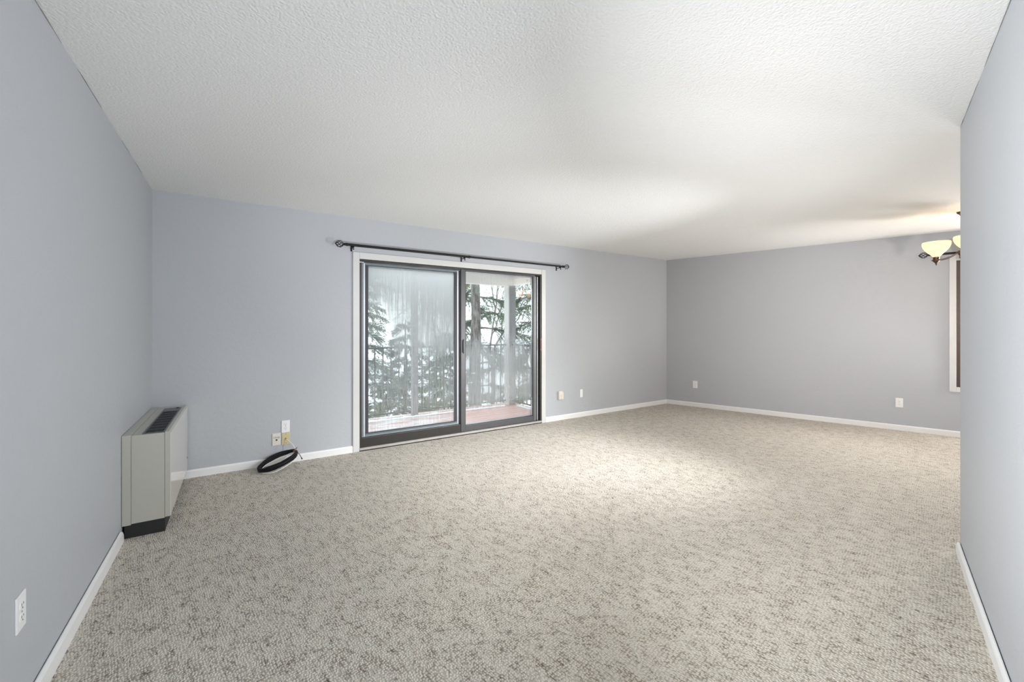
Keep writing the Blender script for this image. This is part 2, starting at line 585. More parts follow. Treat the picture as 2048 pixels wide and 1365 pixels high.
def baseboard(name, x0, x1, loc, rz, gap=0.0, h=0.068, rounded=None):
    """x along the wall, y into the wall"""
    m = MB()
    pr = base_profile(h=h, gap=gap)
    n = len(pr)
    xs = [x0, x1]
    vs, fs = [], []
    sec = []
    if rounded == 'x0':
        sec = [(x0 + d, k) for d, k in ((0.0, 0.35), (0.004, 0.62), (0.010, 0.82), (0.02, 0.95), (0.034, 1.0))] + [(x1, 1.0)]
    elif rounded == 'x1':
        sec = [(x0, 1.0)] + [(x1 - d, k) for d, k in ((0.034, 1.0), (0.02, 0.95), (0.010, 0.82), (0.004, 0.62), (0.0, 0.35))]
    else:
        sec = [(x0, 1), (x1, 1)]
    for x, k in sec:
        for y, z in pr:
            vs.append((x, y, z * (k if rounded else 1)))
    for i in range(len(sec) - 1):
        for j in range(n):
            j2 = (j + 1) % n
            fs.append((i * n + j, i * n + j2, (i + 1) * n + j2, (i + 1) * n + j))
    fs.append(tuple(range(n)))
    fs.append(tuple(range((len(sec) - 1) * n, len(sec) * n)))
    m.add(vs, fs)
    o = m.build(name, 'baseboard', kind='structure')
    o.location = loc
    o.rotation_euler = (0, 0, R(rz))
    return o


baseboard('baseboard_back', 0.014, 1.592, (0, 0, 0), 0)
baseboard('baseboard_back_right', 4.112, 6.718, (0, 0, 0), 0)
baseboard('baseboard_right', 0.004, FL - 0.1, F0, FROT)
baseboard('baseboard_left', -7.4, -1.135, (0, 0, 0), 90, gap=0.004, h=0.074, rounded='x1')
o = baseboard('baseboard_partition', -1.74, 0.012, E0, PROT + 0, gap=0.004, h=0.07, rounded='x1')
# partition: the visible face is its +y side, so the board is mirrored onto it
o.rotation_euler = (0, 0, R(PROT + 180))
o.data.transform(Matrix.Scale(-1, 4, (1, 0, 0)))
o.data.flip_normals()

# hairline cracks under the ceiling, their shadow drawn as dark grey beads
def crack(name, loc, rz, spans):
    m = MB()
    for a, b in spans:
        n = max(2, int((b - a) / 0.08))
        pts = [(a + (b - a) * i / n, -0.0005, HC - 0.0015 + random.uniform(-0.0008, 0.0008)) for i in range(n + 1)]
        m.tube(pts, [0.0022 * (0.35 + random.random() * 0.8) if 0 < i < n else 0.0004 for i in range(n + 1)], 5)
    o = m.build(name, 'crack_shade', kind='structure')
    o.location = loc
    o.rotation_euler = (0, 0, R(rz))


crack('trim_2', (0, 0, 0), 90, [(-3.1, -2.15), (-1.95, -1.55), (-1.1, -0.85), (-0.7, -0.45)])
crack('trim_3', E0, PROT + 180, [(0.02, 0.62), (0.75, 1.7)])

# ------------------------------------------------------------------ door casing and sliding door
t = thing('trim_1', (0, 0, 0), kind='structure')
CW = 0.066
b = 0.003
box((DX0 - CW + 0.004, -0.017, 0.0), (DX0 + 0.004, 0, DZ1 + CW), b).build('casing_board', 'trim', t)
box((DX1 - 0.004, -0.017, 0.0), (DX1 + CW - 0.004, 0, DZ1 + CW), b).build('casing_board', 'trim', t)
box((DX0 + 0.0045, -0.016, DZ1 - 0.002), (DX1 - 0.0045, 0, DZ1 + CW), b).build('casing_board', 'trim', t)

d = thing('door_1', (0, 0, 0), kind='structure')
fr = MB()
YF0, YF1 = -0.006, 0.15
fr.box((DX0, YF0, 0.03), (DX0 + 0.028, YF1, DZ1), 0.002)           # left jamb
fr.box((DX1 - 0.028, YF0, 0.03), (DX1, YF1, DZ1), 0.002)           # right jamb
fr.box((DX0 + 0.028, YF0, DZ1 - 0.020), (DX1 - 0.028, YF1, DZ1), 0.002)  # head
fr.box((DX0 + 0.028, 0.0, 0.02), (DX1 - 0.028, YF1, 0.036), 0.002)   # track
fr.build('door_frame', 'bronze', d)
# worn pale sill strip and the dark joint under it
box((DX0 + 0.002, -0.022, 0.010), (DX1 - 0.002, 0.0, 0.034), 0.003).build('sill_strip', 'sill', d)
box((DX0 + 0.002, -0.018, -0.01), (DX1 - 0.002, 0.15, 0.012)).build('sill_joint', 'dark', d)


def sash(name, x0, x1, z0, z1, y0, y1, ls, rs, top, bot, fmat, glass, gname, seals=True):
    e = bpy.data.objects.new(name, None)
    COL.objects.link(e)
    e.parent = d
    box((x0, y0, z0), (x0 + ls, y1, z1), 0.002).build('stile', fmat, e)
    box((x1 - rs, y0, z0), (x1, y1, z1), 0.002).build('stile', fmat, e)
    box((x0 + ls, y0, z1 - top), (x1 - rs, y1, z1), 0.002).build('top_rail', fmat, e)
    box((x0 + ls, y0, z0), (x1 - rs, y1, z0 + bot), 0.002).build('bottom_rail', fmat, e)
    ym = (y0 + y1) / 2
    g = box((0, -0.003, 0), (x1 - rs - x0 - ls, 0.003, z1 - top - z0 - bot)).build(gname, glass, e)
    g.location = (x0 + ls, ym, z0 + bot)
    if name == 'sliding_leaf':
        g.rotation_euler = (0, 0, R(1.2))        # the leaf sits a touch askew in its track
        g.location.y -= 0.010
    if seals:
        s = MB()
        gx0, gx1, gz0, gz1 = x0 + ls, x1 - rs, z0 + bot, z1 - top
        s.box((gx0, y0 + 0.004, gz0), (gx0 + 0.008, ym - 0.003, gz1)).box((gx1 - 0.008, y0 + 0.004, gz0), (gx1, ym - 0.003, gz1))
        s.box((gx0, y0 + 0.004, gz0), (gx1, ym - 0.003, gz0 + 0.008)).box((gx0, y0 + 0.004, gz1 - 0.008), (gx1, ym - 0.003, gz1))
        s.build('gasket', 'gasket', e)
    return e


# sliding leaf (inner track, right) and fixed leaf (outer track, left)
sash('sliding_leaf', 2.845, 3.945, 0.036, 1.995, 0.010, 0.045, 0.055, 0.032, 0.012, 0.066, 'stile', 'glass_right', 'pane')
box((3.946, 0.012, 0.04), (3.951, 0.100, 1.98)).build('weather_strip', 'silver', d)
box((3.951, 0.030, 0.04), (4.016, 0.100, 1.98)).build('jamb_channel', 'stile', d)
box((3.990, 0.018, 0.04), (3.999, 0.032, 1.98)).build('weather_strip', 'silver', d)
fl = bpy.data.objects.new('fixed_leaf', None)
COL.objects.link(fl)
fl.parent = d
LX0, LX1, LZ0, LZ1 = 1.767, 2.778, 0.165, 1.958
box((1.690, 0.056, 0.06), (1.714, 0.092, 1.982), 0.002).build('stile', 'silver_dull', fl)
box((1.7145, 0.054, 0.06), (1.732, 0.090, 1.982), 0.002).build('stile', 'silver', fl)
box((1.736, 0.060, 0.145), (LX0, 0.088, 1.972)).build('gasket', 'gasket', fl)
box((LX1, 0.060, 0.145), (2.812, 0.088, 1.972)).build('gasket', 'gasket', fl)
box((2.812, 0.054, 0.06), (2.838, 0.092, 1.982), 0.002).build('stile', 'silver', fl)
box((2.838, 0.048, 0.05), (2.875, 0.092, 1.982), 0.001).build('stile', 'gasket', fl)
box((1.736, 0.056, LZ1 + 0.006), (2.812, 0.092, 1.982), 0.002).build('top_rail', 'silver_dull', fl)
box((LX0, 0.062, LZ1), (LX1, 0.086, LZ1 + 0.006)).build('gasket', 'gasket', fl)
box((1.736, 0.054, 0.128), (2.812, 0.092, 0.158), 0.002).build('bottom_rail', 'silver_dull', fl)
box((LX0, 0.050, 0.158), (LX1, 0.086, LZ0)).build('gasket', 'gasket', fl)
box((1.70, 0.050, 0.134), (2.812, 0.054, 0.137)).build('track_lip', 'silver', fl)
g = box((0, -0.003, 0), (LX1 - LX0, 0.003, LZ1 - LZ0)).build('pane', 'glass_left', fl)
g.location = (LX0, 0.074, LZ0)
# dark bronze track cover under the fixed leaf
box((1.683, 0.004, 0.030), (2.838, 0.056, 0.130), 0.003).build('track_cover', 'bronze', d)
# aluminium storm leaves on the outside
sash('storm_leaf', 1.70, 2.86, 0.075, 1.985, 0.104, 0.124, 0.030, 0.030, 0.014, 0.030, 'silver', 'glass_clear', 'pane', False)
sash('storm_leaf', 2.91, 4.02, 0.075, 1.985, 0.126, 0.146, 0.020, 0.030, 0.008, 0.020, 'silver', 'glass_clear', 'pane', False)
# dark strips that run beside the silver ones
# handle on the meeting stile and the latch on the right jamb
hb = MB().box((2.872, -0.006, 0.985), (2.882, 0.010, 1.15), 0.002).box((2.866, -0.010, 0.995), (2.874, 0.004, 1.14), 0.002)
hb.build('door_handle', 'stile', d, label='grey pull handle on the meeting stile')
lt = MB().box((DX1 - 0.026, -0.012, 0.97), (DX1 - 0.006, -0.006, 1.155), 0.002)
lt = lt.build('latch', 'lamp_red', d, label='dark red latch plate on the right jamb')
for zz in (0.995, 1.130):
    MB().lathe([(0.0001, -0.002), (0.004, -0.002), (0.0045, 0.001), (0.0001, 0.002)], (0, 0, 0), 10, Matrix.Rotation(R(90), 4, 'X')).build('screw', 'silver', lt).location = (DX1 - 0.013, -0.013, zz)
box((DX0 + 0.004, -0.009, 1.977), (DX0 + 0.05, -0.006, 1.983)).build('sticker', 'plate', d, label='small white sticker in the top corner')


# ------------------------------------------------------------------ curtain rods
def cage_finial(parent, mat='black_metal', L=0.078, W=0.033, sgn=-1):
    """open twisted wire cage; starts at the local origin and points along sgn*x"""
    m = MB()
    for k in range(6):
        pts = []
        for i in range(13):
            u = i / 12
            a = 2 * math.pi * k / 6 + u * 2.2
            r = W * math.sin(math.pi * u) ** 0.8 + 0.0015
            pts.append((sgn * u * L, r * math.cos(a), r * math.sin(a)))
        m.tube(pts, 0.0030, 6)
    Rx = Matrix.Rotation(R(90) * sgn, 4, 'Y')
    m.lathe([(0.0001, -0.004), (0.005, -0.003), (0.006, 0.001), (0.003, 0.006), (0.0001, 0.007)], (sgn * L, 0, 0), 12, Rx)
    return m.build('finial', mat, parent)


def curtain_rod(name, loc, rz, length, brackets, label, group=None, col_x=None):
    t = thing(name, loc, rz, label, 'curtain rod', group)
    # local: x along the wall, y into the wall, rod axis at y = 0, wall face at y = OFF
    OFF = 0.085
    def rod(x0, x1, r):
        return MB().tube([(x0, 0, 0), (x1, 0, 0)], r, 14)
    cx = col_x if col_x is not None else length * 0.5
    rod(0, cx, 0.0135).build('outer_tube', 'black_metal', t)
    rod(cx, length, 0.0112).build('inner_tube', 'black_metal', t)
    Ry = Matrix.Rotation(R(90), 4, 'Y')
    MB().lathe([(0.011, -0.010), (0.0165, -0.009), (0.017, 0), (0.0165, 0.009), (0.011, 0.010)], (cx, 0, 0), 14, Ry).build('collar', 'black_metal', t)
    for s, x in ((-1, 0), (1, length)):
        m = MB().lathe([(0.0125, -0.022), (0.0165, -0.020), (0.0165, -0.012), (0.0095, -0.008), (0.014, -0.002), (0.014, 0.004), (0.007, 0.010), (0.005, 0.014)], (x + s * 0.004, 0, 0), 14, Matrix.Rotation(R(90) * s, 4, 'Y'))
        m.build('end_cap', 'black_metal', t)
        f = cage_finial(t, sgn=s)
        f.location = (x + s * 0.016, 0, 0)
    for bx in brackets:
        m = MB()
        m.box((bx - 0.009, OFF - 0.004, -0.052), (bx + 0.009, OFF, 0.004), 0.0015)       # wall plate
        m.box((bx - 0.007, -0.006, -0.024), (bx + 0.007, OFF - 0.003, -0.018), 0.001)    # arm
        m.box((bx - 0.007, -0.014, -0.030), (bx + 0.007, -0.009, 0.004), 0.001)          # cradle
        m.box((bx - 0.007, 0.010, -0.022), (bx + 0.007, 0.014, 0.002), 0.001)
        m.box((bx - 0.007, -0.014, -0.0145), (bx + 0.007, 0.014, -0.0105), 0.001)
        m.box((bx - 0.007, -0.014, -0.048), (bx + 0.007, -0.008, -0.018), 0.001)
        br = m.build('bracket', 'black_metal', t)
        MB().lathe([(0.0001, -0.003), (0.004, -0.003), (0.004, 0.002), (0.0001, 0.002)], (bx, -0.016, -0.033), 8, Matrix.Rotation(R(90), 4, 'X')).build('screw', 'screw', br)
    return t


# ------------------------------------------------------------------ wall plates
def plate_base(t, w_=0.070, h=0.115, dpt=0.006, mat='plate'):
    m = box((-w_ / 2, -dpt, -h / 2), (w_ / 2, 0, h / 2), 0.0022)
    return m.build('plate', mat, t)


def screw_at(t, x, z, y=-0.006, mat='screw'):
    m = MB().lathe([(0.0001, -0.0008), (0.0028, -0.0008), (0.0034, 0.0002), (0.0034, 0.001)], (x, y, z), 10, Matrix.Rotation(R(-90), 4, 'X'))
    return m.build('screw', mat, t)


def outlet(loc, rz, label, group=None, mat='plate'):
    t = thing('wall_outlet', loc, rz, label, 'outlet', group)
    plate_base(t, mat=mat)
    for sz in (0.0195, -0.0195):
        pts = []
        for k in range(20):
            a = 2 * math.pi * k / 20
            x = max(-0.0165, min(0.0165, 0.0175 * math.cos(a)))
            z = max(-0.0135, min(0.0135, 0.0175 * math.sin(a)))
            pts.append((x, z + sz))
        rc = MB().prism(pts, -0.0078, -0.0055, 'y').build('receptacle', mat, t)
        for a in ((-0.0075, -0.0062, 0.0000, 0.0085), (0.0058, 0.0072, 0.0010, 0.0080)):
            box((a[0], -0.0083, a[2] + sz), (a[1] + 0.0006, -0.0076, a[3] + sz)).build('slot', 'slot', rc)
        MB().lathe([(0.0001, -0.0006), (0.0026, -0.0006), (0.0026, 0.0006)], (0, -0.0078, -0.0075 + sz), 10, Matrix.Rotation(R(-90), 4, 'X')).build('slot', 'slot', rc)
    screw_at(t, 0, 0, -0.0062, mat if mat != 'plate' else 'screw')
    return t


def fpos(tt, z, off=0.0):
    p = F0 + FD * tt + FN * off
    return (p.x, p.y, z)


outlet((0, -2.542, 0.378), 90, 'white duplex outlet low on the left wall near the camera, in front of the heater')
outlet((0.979, 0, 0.349), 0, 'white duplex outlet above the almond coax plate and coiled cable on the door wall')
outlet(fpos(0.469, 0.361), FROT, 'white outlet on the right wall nearest the far corner of the room')
outlet(fpos(2.923, 0.347), FROT, 'white duplex outlet on the right wall below and left of the dining window')

# phone / network jack with a marker note
t = thing('network_jack_plate', (0.902, 0, 0.236), 0, 'pale ivory jack plate with black port and grey marker writing beside the almond plate', 'jack')
plate_base(t, mat='plate_ivory')
screw_at(t, 0, 0.042, mat='plate_ivory')
screw_at(t, 0, -0.042, mat='plate_ivory')
box((-0.0065, -0.0085, -0.012), (0.0075, -0.0055, 0.0015), 0.0008).build('port', 'slot', t)
fc = bpy.data.curves.new('writing', 'FONT')
fc.body = 'Unify'
fc.size = 0.027
fc.align_x = 'CENTER'
fc.extrude = 0.0002
fc.shear = 0.15
tx = bpy.data.objects.new('writing_source', fc)
COL.objects.link(tx)
dg = bpy.context.evaluated_depsgraph_get()
tm = bpy.data.meshes.new_from_object(tx.evaluated_get(dg))
bpy.data.objects.remove(tx)
tm.transform(Matrix.Rotation(R(90), 4, 'X'))
tm.materials.clear()
tm.materials.append(M['ink'])
tx = bpy.data.objects.new('writing', tm)
COL.objects.link(tx)
tx.parent = t
tx.location = (0.0, -0.0066, 0.010)
tx.rotation_euler = (0, R(3), 0)

# almond coax plate
t = thing('coax_plate', (0.981, 0, 0.233), 0, 'yellowed almond coax plate under the white outlet with white cable screwed on', 'jack')
plate_base(t, mat='plate_almond')
screw_at(t, 0, 0.042, mat='brass')
screw_at(t, 0, -0.042, mat='brass')
MB().lathe([(0.0075, 0), (0.0075, 0.004), (0.0055, 0.0045), (0.005, 0.012), (0.0001, 0.012)], (0, -0.0055, 0), 8, Matrix.Rotation(R(90), 4, 'X')).build('connector', 'brass', t)

# thin blank plate and surface box right of the door
t = thing('blank_plate', (4.768, 0, 0.339), 0, 'plain white blank plate right of the ivory surface box on the door wall', 'wall plate')
plate_base(t, w_=0.052, h=0.114)
screw_at(t, 0, 0.042, mat='plate')
screw_at(t, 0, -0.042, mat='plate')
t = thing('surface_box', (4.372, 0, 0.346), 0, 'pale ivory surface mounted box on the wall just right of the sliding door', 'wall box')
pts = [(-0.043, -0.056), (0.043, -0.056), (0.043, 0.034), (0.026, 0.056), (-0.043, 0.056)]
MB().prism(pts, -0.026, 0, 'y').build('box_body', 'plate_ivory', t)
MB().prism([(x * 0.86, z * 0.88) for x, z in pts], -0.031, -0.0255, 'y').build('cover', 'plate_ivory', t)
for zz in (-0.03, 0.0, 0.03):
    pass
box((-0.020, -0.033, -0.020), (-0.015, -0.0305, 0.010)).build('slot', 'plate_almond', t)
box((0.004, -0.033, -0.020), (0.009, -0.0305, 0.010)).build('slot', 'plate_almond', t)
box((-0.008, -0.033, -0.042), (0.010, -0.0305, -0.036)).build('slot', 'plate_almond', t)

# ------------------------------------------------------------------ coiled cable bundle
t = thing('coiled_cable', (0.92, -0.055, 0.0), 0, 'coiled black and white coaxial cable leaning on the baseboard under the wall plates', 'cable')
C0 = Vector((-0.012, -0.100, 0.074))
ax1 = Vector((0.905, 0.316, 0.287)).normalized()          # long axis of the leaning oval
ax2 = Vector((0.15, -0.93, -0.12)).normalized()
ax2 = (ax2 - ax1 * ax2.dot(ax1)).normalized()
ax3 = ax1.cross(ax2)


def loop(ra, rb, off, ph=0.0, n=56, wob=0.004, seed=0):
    rr = random.Random(seed)
    a1, a2 = rr.uniform(0, 6), rr.uniform(0, 6)
    pts = []
    for i in range(n):
        a = 2 * math.pi * i / n + ph
        k = 1 + wob * 4 * math.sin(2 * a + a1)
        sharp = abs(math.cos(a)) ** 1.0 * math.copysign(1, math.cos(a))
        p = C0 + ax1 * (ra * k * sharp) + ax2 * (rb * k * math.sin(a)) + ax3 * (off + wob * math.sin(3 * a + a2))
        p.y = min(p.y, 0.035)
        # strands are gathered under the tie at the upper end
        g = max(0, math.cos(a)) ** 6
        tgt = C0 + ax1 * (0.165) + ax3 * (off * 0.3)
        p = p.lerp(tgt + ax2 * (rb * 0.3 * math.sin(a)), g * 0.6)
        p.z = max(p.z, 0.008)
        pts.append(p)
    return pts


for i in range(18):
    ra = 0.160 + 0.007 * (i % 3)
    rb = 0.078 + 0.0075 * (i // 3) + 0.001 * (i % 2)
    MB().tube(loop(ra, rb, -0.016 + 0.0085 * (i % 4), seed=i), 0.0047, 8, closed=True).build('black_strand', 'cable_black', t)
for i, (ra, rb, of) in enumerate(((0.150, 0.071, 0.012), (0.172, 0.124, 0.024))):
    MB().tube(loop(ra, rb, of, seed=40 + i), 0.0033, 8, closed=True).build('white_strand', 'cable_white', t)
tie = C0 + ax1 * 0.158
# lead up to the almond plate
conn = Vector((0.981 - 0.92, -0.018 + 0.055, 0.233))
pts = []
for i in range(15):
    u = i / 14
    p = conn.lerp(tie + Vector((0, 0, 0.02)), u)
    p += Vector((0.012 * math.sin(math.pi * u), -0.016 * math.sin(math.pi * u), 0.004 * math.sin(math.pi * u)))
    pts.append(p)
MB().tube(pts, 0.0034, 8).build('lead', 'cable_white', t)
m = MB()
for k in range(5):
    pts = []
    for i in range(18):
        a = 2 * math.pi * i / 18
        pts.append(tie + ax2 * (0.020 * math.cos(a)) + ax3 * (0.018 * math.sin(a)) + ax1 * (0.0045 * (k - 2) + 0.004 * math.sin(a + k)))
    m.tube(pts, 0.0019, 6, closed=True)
m.build('twist_tie', 'copper', t)
pts = [tie + Vector((0.004 * math.sin(i * 1.4) + 0.0015 * i, -0.004, 0.012 + 0.0035 * i)) for i in range(9)]
m = MB().tube(pts, 0.0035, 6)
m.tube([tie + Vector((-0.006, -0.01, 0.03)), tie + Vector((0.008, -0.012, 0.036)), tie + Vector((0.02, -0.010, 0.046))], 0.0022, 6)
m.build('tie_end', 'copper', t)
e0 = C0 + ax1 * 0.165 + Vector((0.018, 0.0, -0.02))
m = MB().tube([e0, e0 + Vector((0.012, 0.003, -0.012)), e0 + Vector((0.022, 0.003, -0.034)), e0 + Vector((0.030, 0.002, -0.052))], 0.003, 8)
m.tube([e0 + Vector((0.029, 0.002, -0.048)), e0 + Vector((0.034, 0.002, -0.062))], 0.0055, 8)
m.build('cable_end', 'cable_black', t)

# ------------------------------------------------------------------ heater
HX1, HY0, HY1, HZ0, HZ1 = 0.234, -1.112, -0.022, 0.094, 0.634
t = thing('wall_heater', (0, 0, 0), 0, 'putty grey floor standing heater with black top grille in the left corner', 'heater')
g = 0.0015
box((0.002, HY0, HZ0 - 0.012), (0.044, HY1, HZ1), 0.002).build('back_channel', 'heater', t)
box((0.044 + g, HY0 + 0.001, HZ0 - 0.006), (0.205, HY1 - 0.001, HZ1 - 0.004), 0.0015).build('cabinet', 'heater', t)
# front cover wraps over the top: near end strip, front sheet
m = MB().prism([(0.205 + g, HZ0), (HX1, HZ0), (HX1, HZ1 - 0.008), (HX1 - 0.008, HZ1), (0.205 + g, HZ1)], HY0, HY1, 'y')
m.build('front_edge', 'heater', t)
box((HX1 - 0.001, HY0 + 0.002, HZ0 + 0.001), (HX1 + 0.0015, HY1 - 0.002, HZ1 - 0.010), 0.0006).build('front_panel', 'heater_front', t)
box((0.012, HY0 + 0.012, 0.0), (0.206, HY1 - 0.01, HZ0 + 0.002), 0.001).build('plinth', 'plinth', t)
# top grille: frame, crossing bars, dark well, blank pad with a knob at the far end
GX0, GX1, GY0, GY1 = 0.094, 0.206, HY0 + 0.012, HY1 - 0.10
zt = HZ1 - 0.004
gr = MB()
gr.box((GX0, GY0, zt - 0.001), (GX0 + 0.010, GY1, zt + 0.004), 0.0012).box((GX1 - 0.010, GY0, zt - 0.001), (GX1, GY1, zt + 0.004), 0.0012)
gr.box((GX0 + 0.01, GY0, zt - 0.001), (GX1 - 0.01, GY0 + 0.018, zt + 0.004), 0.0012)
gr.box((GX0 + 0.01, GY1 - 0.16, zt - 0.001), (GX1 - 0.01, GY1, zt + 0.004), 0.0012)
gr = gr.build('grille_frame', 'grille_frame', t)
box((GX0 + 0.008, GY0 + 0.016, zt - 0.001), (GX1 - 0.008, GY1 - 0.158, zt + 0.0006)).build('well', 'dark', t)
gy0, gy1 = GY0 + 0.018, GY1 - 0.16
nc = 8
for k in range(1, nc):
    yk = gy0 + (gy1 - gy0) * k / nc
    box((GX0 + 0.01, yk - 0.0035, zt + 0.0005), (GX1 - 0.01, yk + 0.0035, zt + 0.0035)).build('cross_bar', 'grille_frame', gr)
for k in range(12):
    xk = GX0 + 0.01 + (GX1 - GX0 - 0.02) * (k + 0.5) / 12
    box((xk - 0.0012, gy0, zt + 0.0005), (xk + 0.0012, gy1, zt + 0.0028)).build('louver', 'grille', gr)
MB().lathe([(0.011, 0), (0.011, 0.004), (0.008, 0.006), (0.0001, 0.006)], (GX1 - 0.024, GY1 - 0.035, zt + 0.004), 14).build('knob', 'grille', t)
MB().lathe([(0.009, 0), (0.009, 0.003), (0.006, 0.004), (0.0001, 0.004)], (HX1 + 0.001, HY1 - 0.03, 0.19), 12, Matrix.Rotation(R(90), 4, 'Y')).build('badge', 'grille_frame', t)

# ------------------------------------------------------------------ curtain rods
curtain_rod('curtain_rod', (1.505, -0.085, 2.135), 0, 2.86, [0.075, 1.335, 2.80],
            'long black curtain rod with cage finials above the sliding door', col_x=1.40)
p = fpos(3.19, 2.168, 0.085)
curtain_rod('curtain_rod', p, FROT, 1.85, [0.055, 1.79], 'black curtain rod with open cage finial above the dining window behind the chandelier')

# ------------------------------------------------------------------ dining window
wn = thing('window_1', tuple(F0), FROT, kind='structure')
cw = 0.058
box((WT0 - cw, -0.018, WZ0 - cw), (WT0, 0, WZ1 + cw + 0.01), 0.003).build('casing_board', 'trim', wn)
box((WT1, -0.018, WZ0 - cw), (WT1 + cw, 0, WZ1 + cw + 0.01), 0.003).build('casing_board', 'trim', wn)
box((WT0, -0.017, WZ1), (WT1, 0, WZ1 + cw + 0.01), 0.003).build('casing_board', 'trim', wn)
box((WT0, -0.017, WZ0 - cw), (WT1, 0, WZ0), 0.003).build('casing_board', 'trim', wn)
fm = MB()
fm.box((WT0, -0.004, WZ0), (WT0 + 0.03, 0.13, WZ1)).box((WT1 - 0.03, -0.004, WZ0), (WT1, 0.13, WZ1))
fm.box((WT0 + 0.03, -0.004, WZ1 - 0.03), (WT1 - 0.03, 0.13, WZ1)).box((WT0 + 0.03, -0.004, WZ0), (WT1 - 0.03, 0.13, WZ0 + 0.03))
fm.build('window_frame', 'wood_dark', wn)
mid = (WT0 + WT1) / 2
for a, b_ in ((WT0 + 0.03, mid), (mid, WT1 - 0.03)):
    s = MB()
    s.box((a, 0.02, WZ0 + 0.03), (a + 0.05, 0.06, WZ1 - 0.03)).box((b_ - 0.05, 0.02, WZ0 + 0.03), (b_, 0.06, WZ1 - 0.03))
    s.box((a + 0.05, 0.02, WZ1 - 0.08), (b_ - 0.05, 0.06, WZ1 - 0.03)).box((a + 0.05, 0.02, WZ0 + 0.03), (b_ - 0.05, 0.06, WZ0 + 0.08))
    s = s.build('sash', 'wood_mid', wn)
    box((a + 0.05, 0.037, WZ0 + 0.08), (b_ - 0.05, 0.042, WZ1 - 0.08)).build('pane', 'glass_clear', s)

# ------------------------------------------------------------------ chandelier


def camspace(X, D):
    """point D metres ahead of and X metres right of the camera"""
    a = R(YAW)
    return Vector((CX + X * math.cos(a) + D * math.sin(a), CY - X * math.sin(a) + D * math.cos(a), 0))


cc = camspace(4.445, 4.155)
t = thing('chandelier', (cc.x, cc.y, HC), 0, 'oil rubbed bronze chandelier with lit upturned alabaster glass bowls in the dining end', 'chandelier')
MB().lathe([(0.0001, 0.0), (0.034, 0.0), (0.034, -0.006), (0.026, -0.018), (0.014, -0.026), (0.010, -0.036), (0.0001, -0.038)], (0, 0, 0), 28).build('canopy', 'orb', t)
MB().lathe([(0.0055, -0.03), (0.0055, -0.34)], (0, 0, 0), 12).build('stem', 'orb', t)
hz = -0.43
MB().lathe([(0.0001, 0.09), (0.007, 0.088), (0.012, 0.07), (0.008, 0.055), (0.020, 0.035), (0.024, 0.015), (0.012, -0.005), (0.016, -0.018), (0.010, -0.030), (0.004, -0.040), (0.007, -0.048), (0.0001, -0.056)], (0, 0, hz + 0.0), 20).build('hub', 'orb', t)
RAD = 0.18
dirs = []
d1 = camspace(-0.5, 0.866) - camspace(0, 0)
a0 = math.atan2(d1.y, d1.x)
for k in range(3):
    a = a0 + k * 2 * math.pi / 3
    u = Vector((math.cos(a), math.sin(a), 0))
    v = Vector((-u.y, u.x, 0))
    c = u * RAD
    zc = 1.985 - HC                                            # cup plate height
    m = MB()
    for s in (-1, 1):
        pts = []
        for i in range(18):
            w_ = i / 17
            r = 0.012 + (RAD - 0.012) * w_
            z = hz + 0.01 - (hz + 0.01 - zc) * (1 - (1 - w_) ** 2.2)
            z = z + 0.035 * (1 - w_) ** 3
            pts.append(u * r + v * (s * 0.006) + Vector((0, 0, z + s * 0.004)))
        m.tube(pts, 0.0036, 8)
    m.build('arm', 'orb', t)
    MB().lathe([(0.0001, -0.052), (0.007, -0.046), (0.0045, -0.040), (0.011, -0.032), (0.009, -0.026), (0.022, -0.016), (0.028, -0.006), (0.036, -0.002), (0.037, 0.003), (0.026, 0.006), (0.024, 0.020), (0.027, 0.032), (0.020, 0.036), (0.0001, 0.036)],
               c + Vector((0, 0, zc)), 24).build('cup', 'orb', t)
    prof = [(0.023, 0.030), (0.030, 0.040), (0.042, 0.056), (0.062, 0.078), (0.083, 0.102), (0.098, 0.126), (0.107, 0.152), (0.109, 0.176), (0.106, 0.186),
            (0.103, 0.184), (0.104, 0.172), (0.102, 0.152), (0.093, 0.128), (0.078, 0.105), (0.057, 0.082), (0.037, 0.060), (0.024, 0.044), (0.018, 0.034)]
    sh = MB().lathe(prof, c + Vector((0, 0, zc)), 36).build('glass_shade', 'shade', t)
    MB().lathe([(0.0001, 0.045), (0.014, 0.048), (0.016, 0.062), (0.026, 0.085), (0.027, 0.10), (0.020, 0.116), (0.0001, 0.123)], c + Vector((0, 0, zc)), 16).build('bulb', 'bulb', t)
    l = bpy.data.lights.new('bulb_light', 'POINT')
    l.energy = 0.38
    l.color = (1.0, 0.72, 0.42)
    l.shadow_soft_size = 0.03
    lo = bpy.data.objects.new('bulb_light', l)
    COL.objects.link(lo)
    lo.parent = t
    lo.location = c + Vector((0, 0, zc + 0.160))

# ------------------------------------------------------------------ balcony
BZ = -0.12
dk = thing('balcony_deck', (0, 0, BZ), 0, kind='structure')
y = 0.17
first = None
while y < 2.0:
    if first is None:
        first = box((-0.6, 0, -0.03), (4.95, 0.134, 0.0), 0.003).build('deck_board', 'deck', dk)
        first.location = (0, y, 0)
    else:
        copy_part(first, dk, (0, y, random.uniform(-0.0015, 0.0015)))
    y += 0.14
box((-0.6, 0.16, -0.26), (4.95, 2.0, -0.035)).build('deck_joists', 'post', dk)
rf = thing('balcony_roof', (0, 0, 0), 0, kind='structure')
box((-0.8, 0.16, 2.30), (4.98, 2.25, 2.46)).build('soffit', 'soffit', rf)
box((-0.8, 1.88, 2.055), (4.96, 2.02, 2.31), 0.003).build('beam', 'soffit', rf)
box((4.82, 0.16, 2.075), (4.96, 1.88, 2.31), 0.003).build('beam', 'soffit', rf)
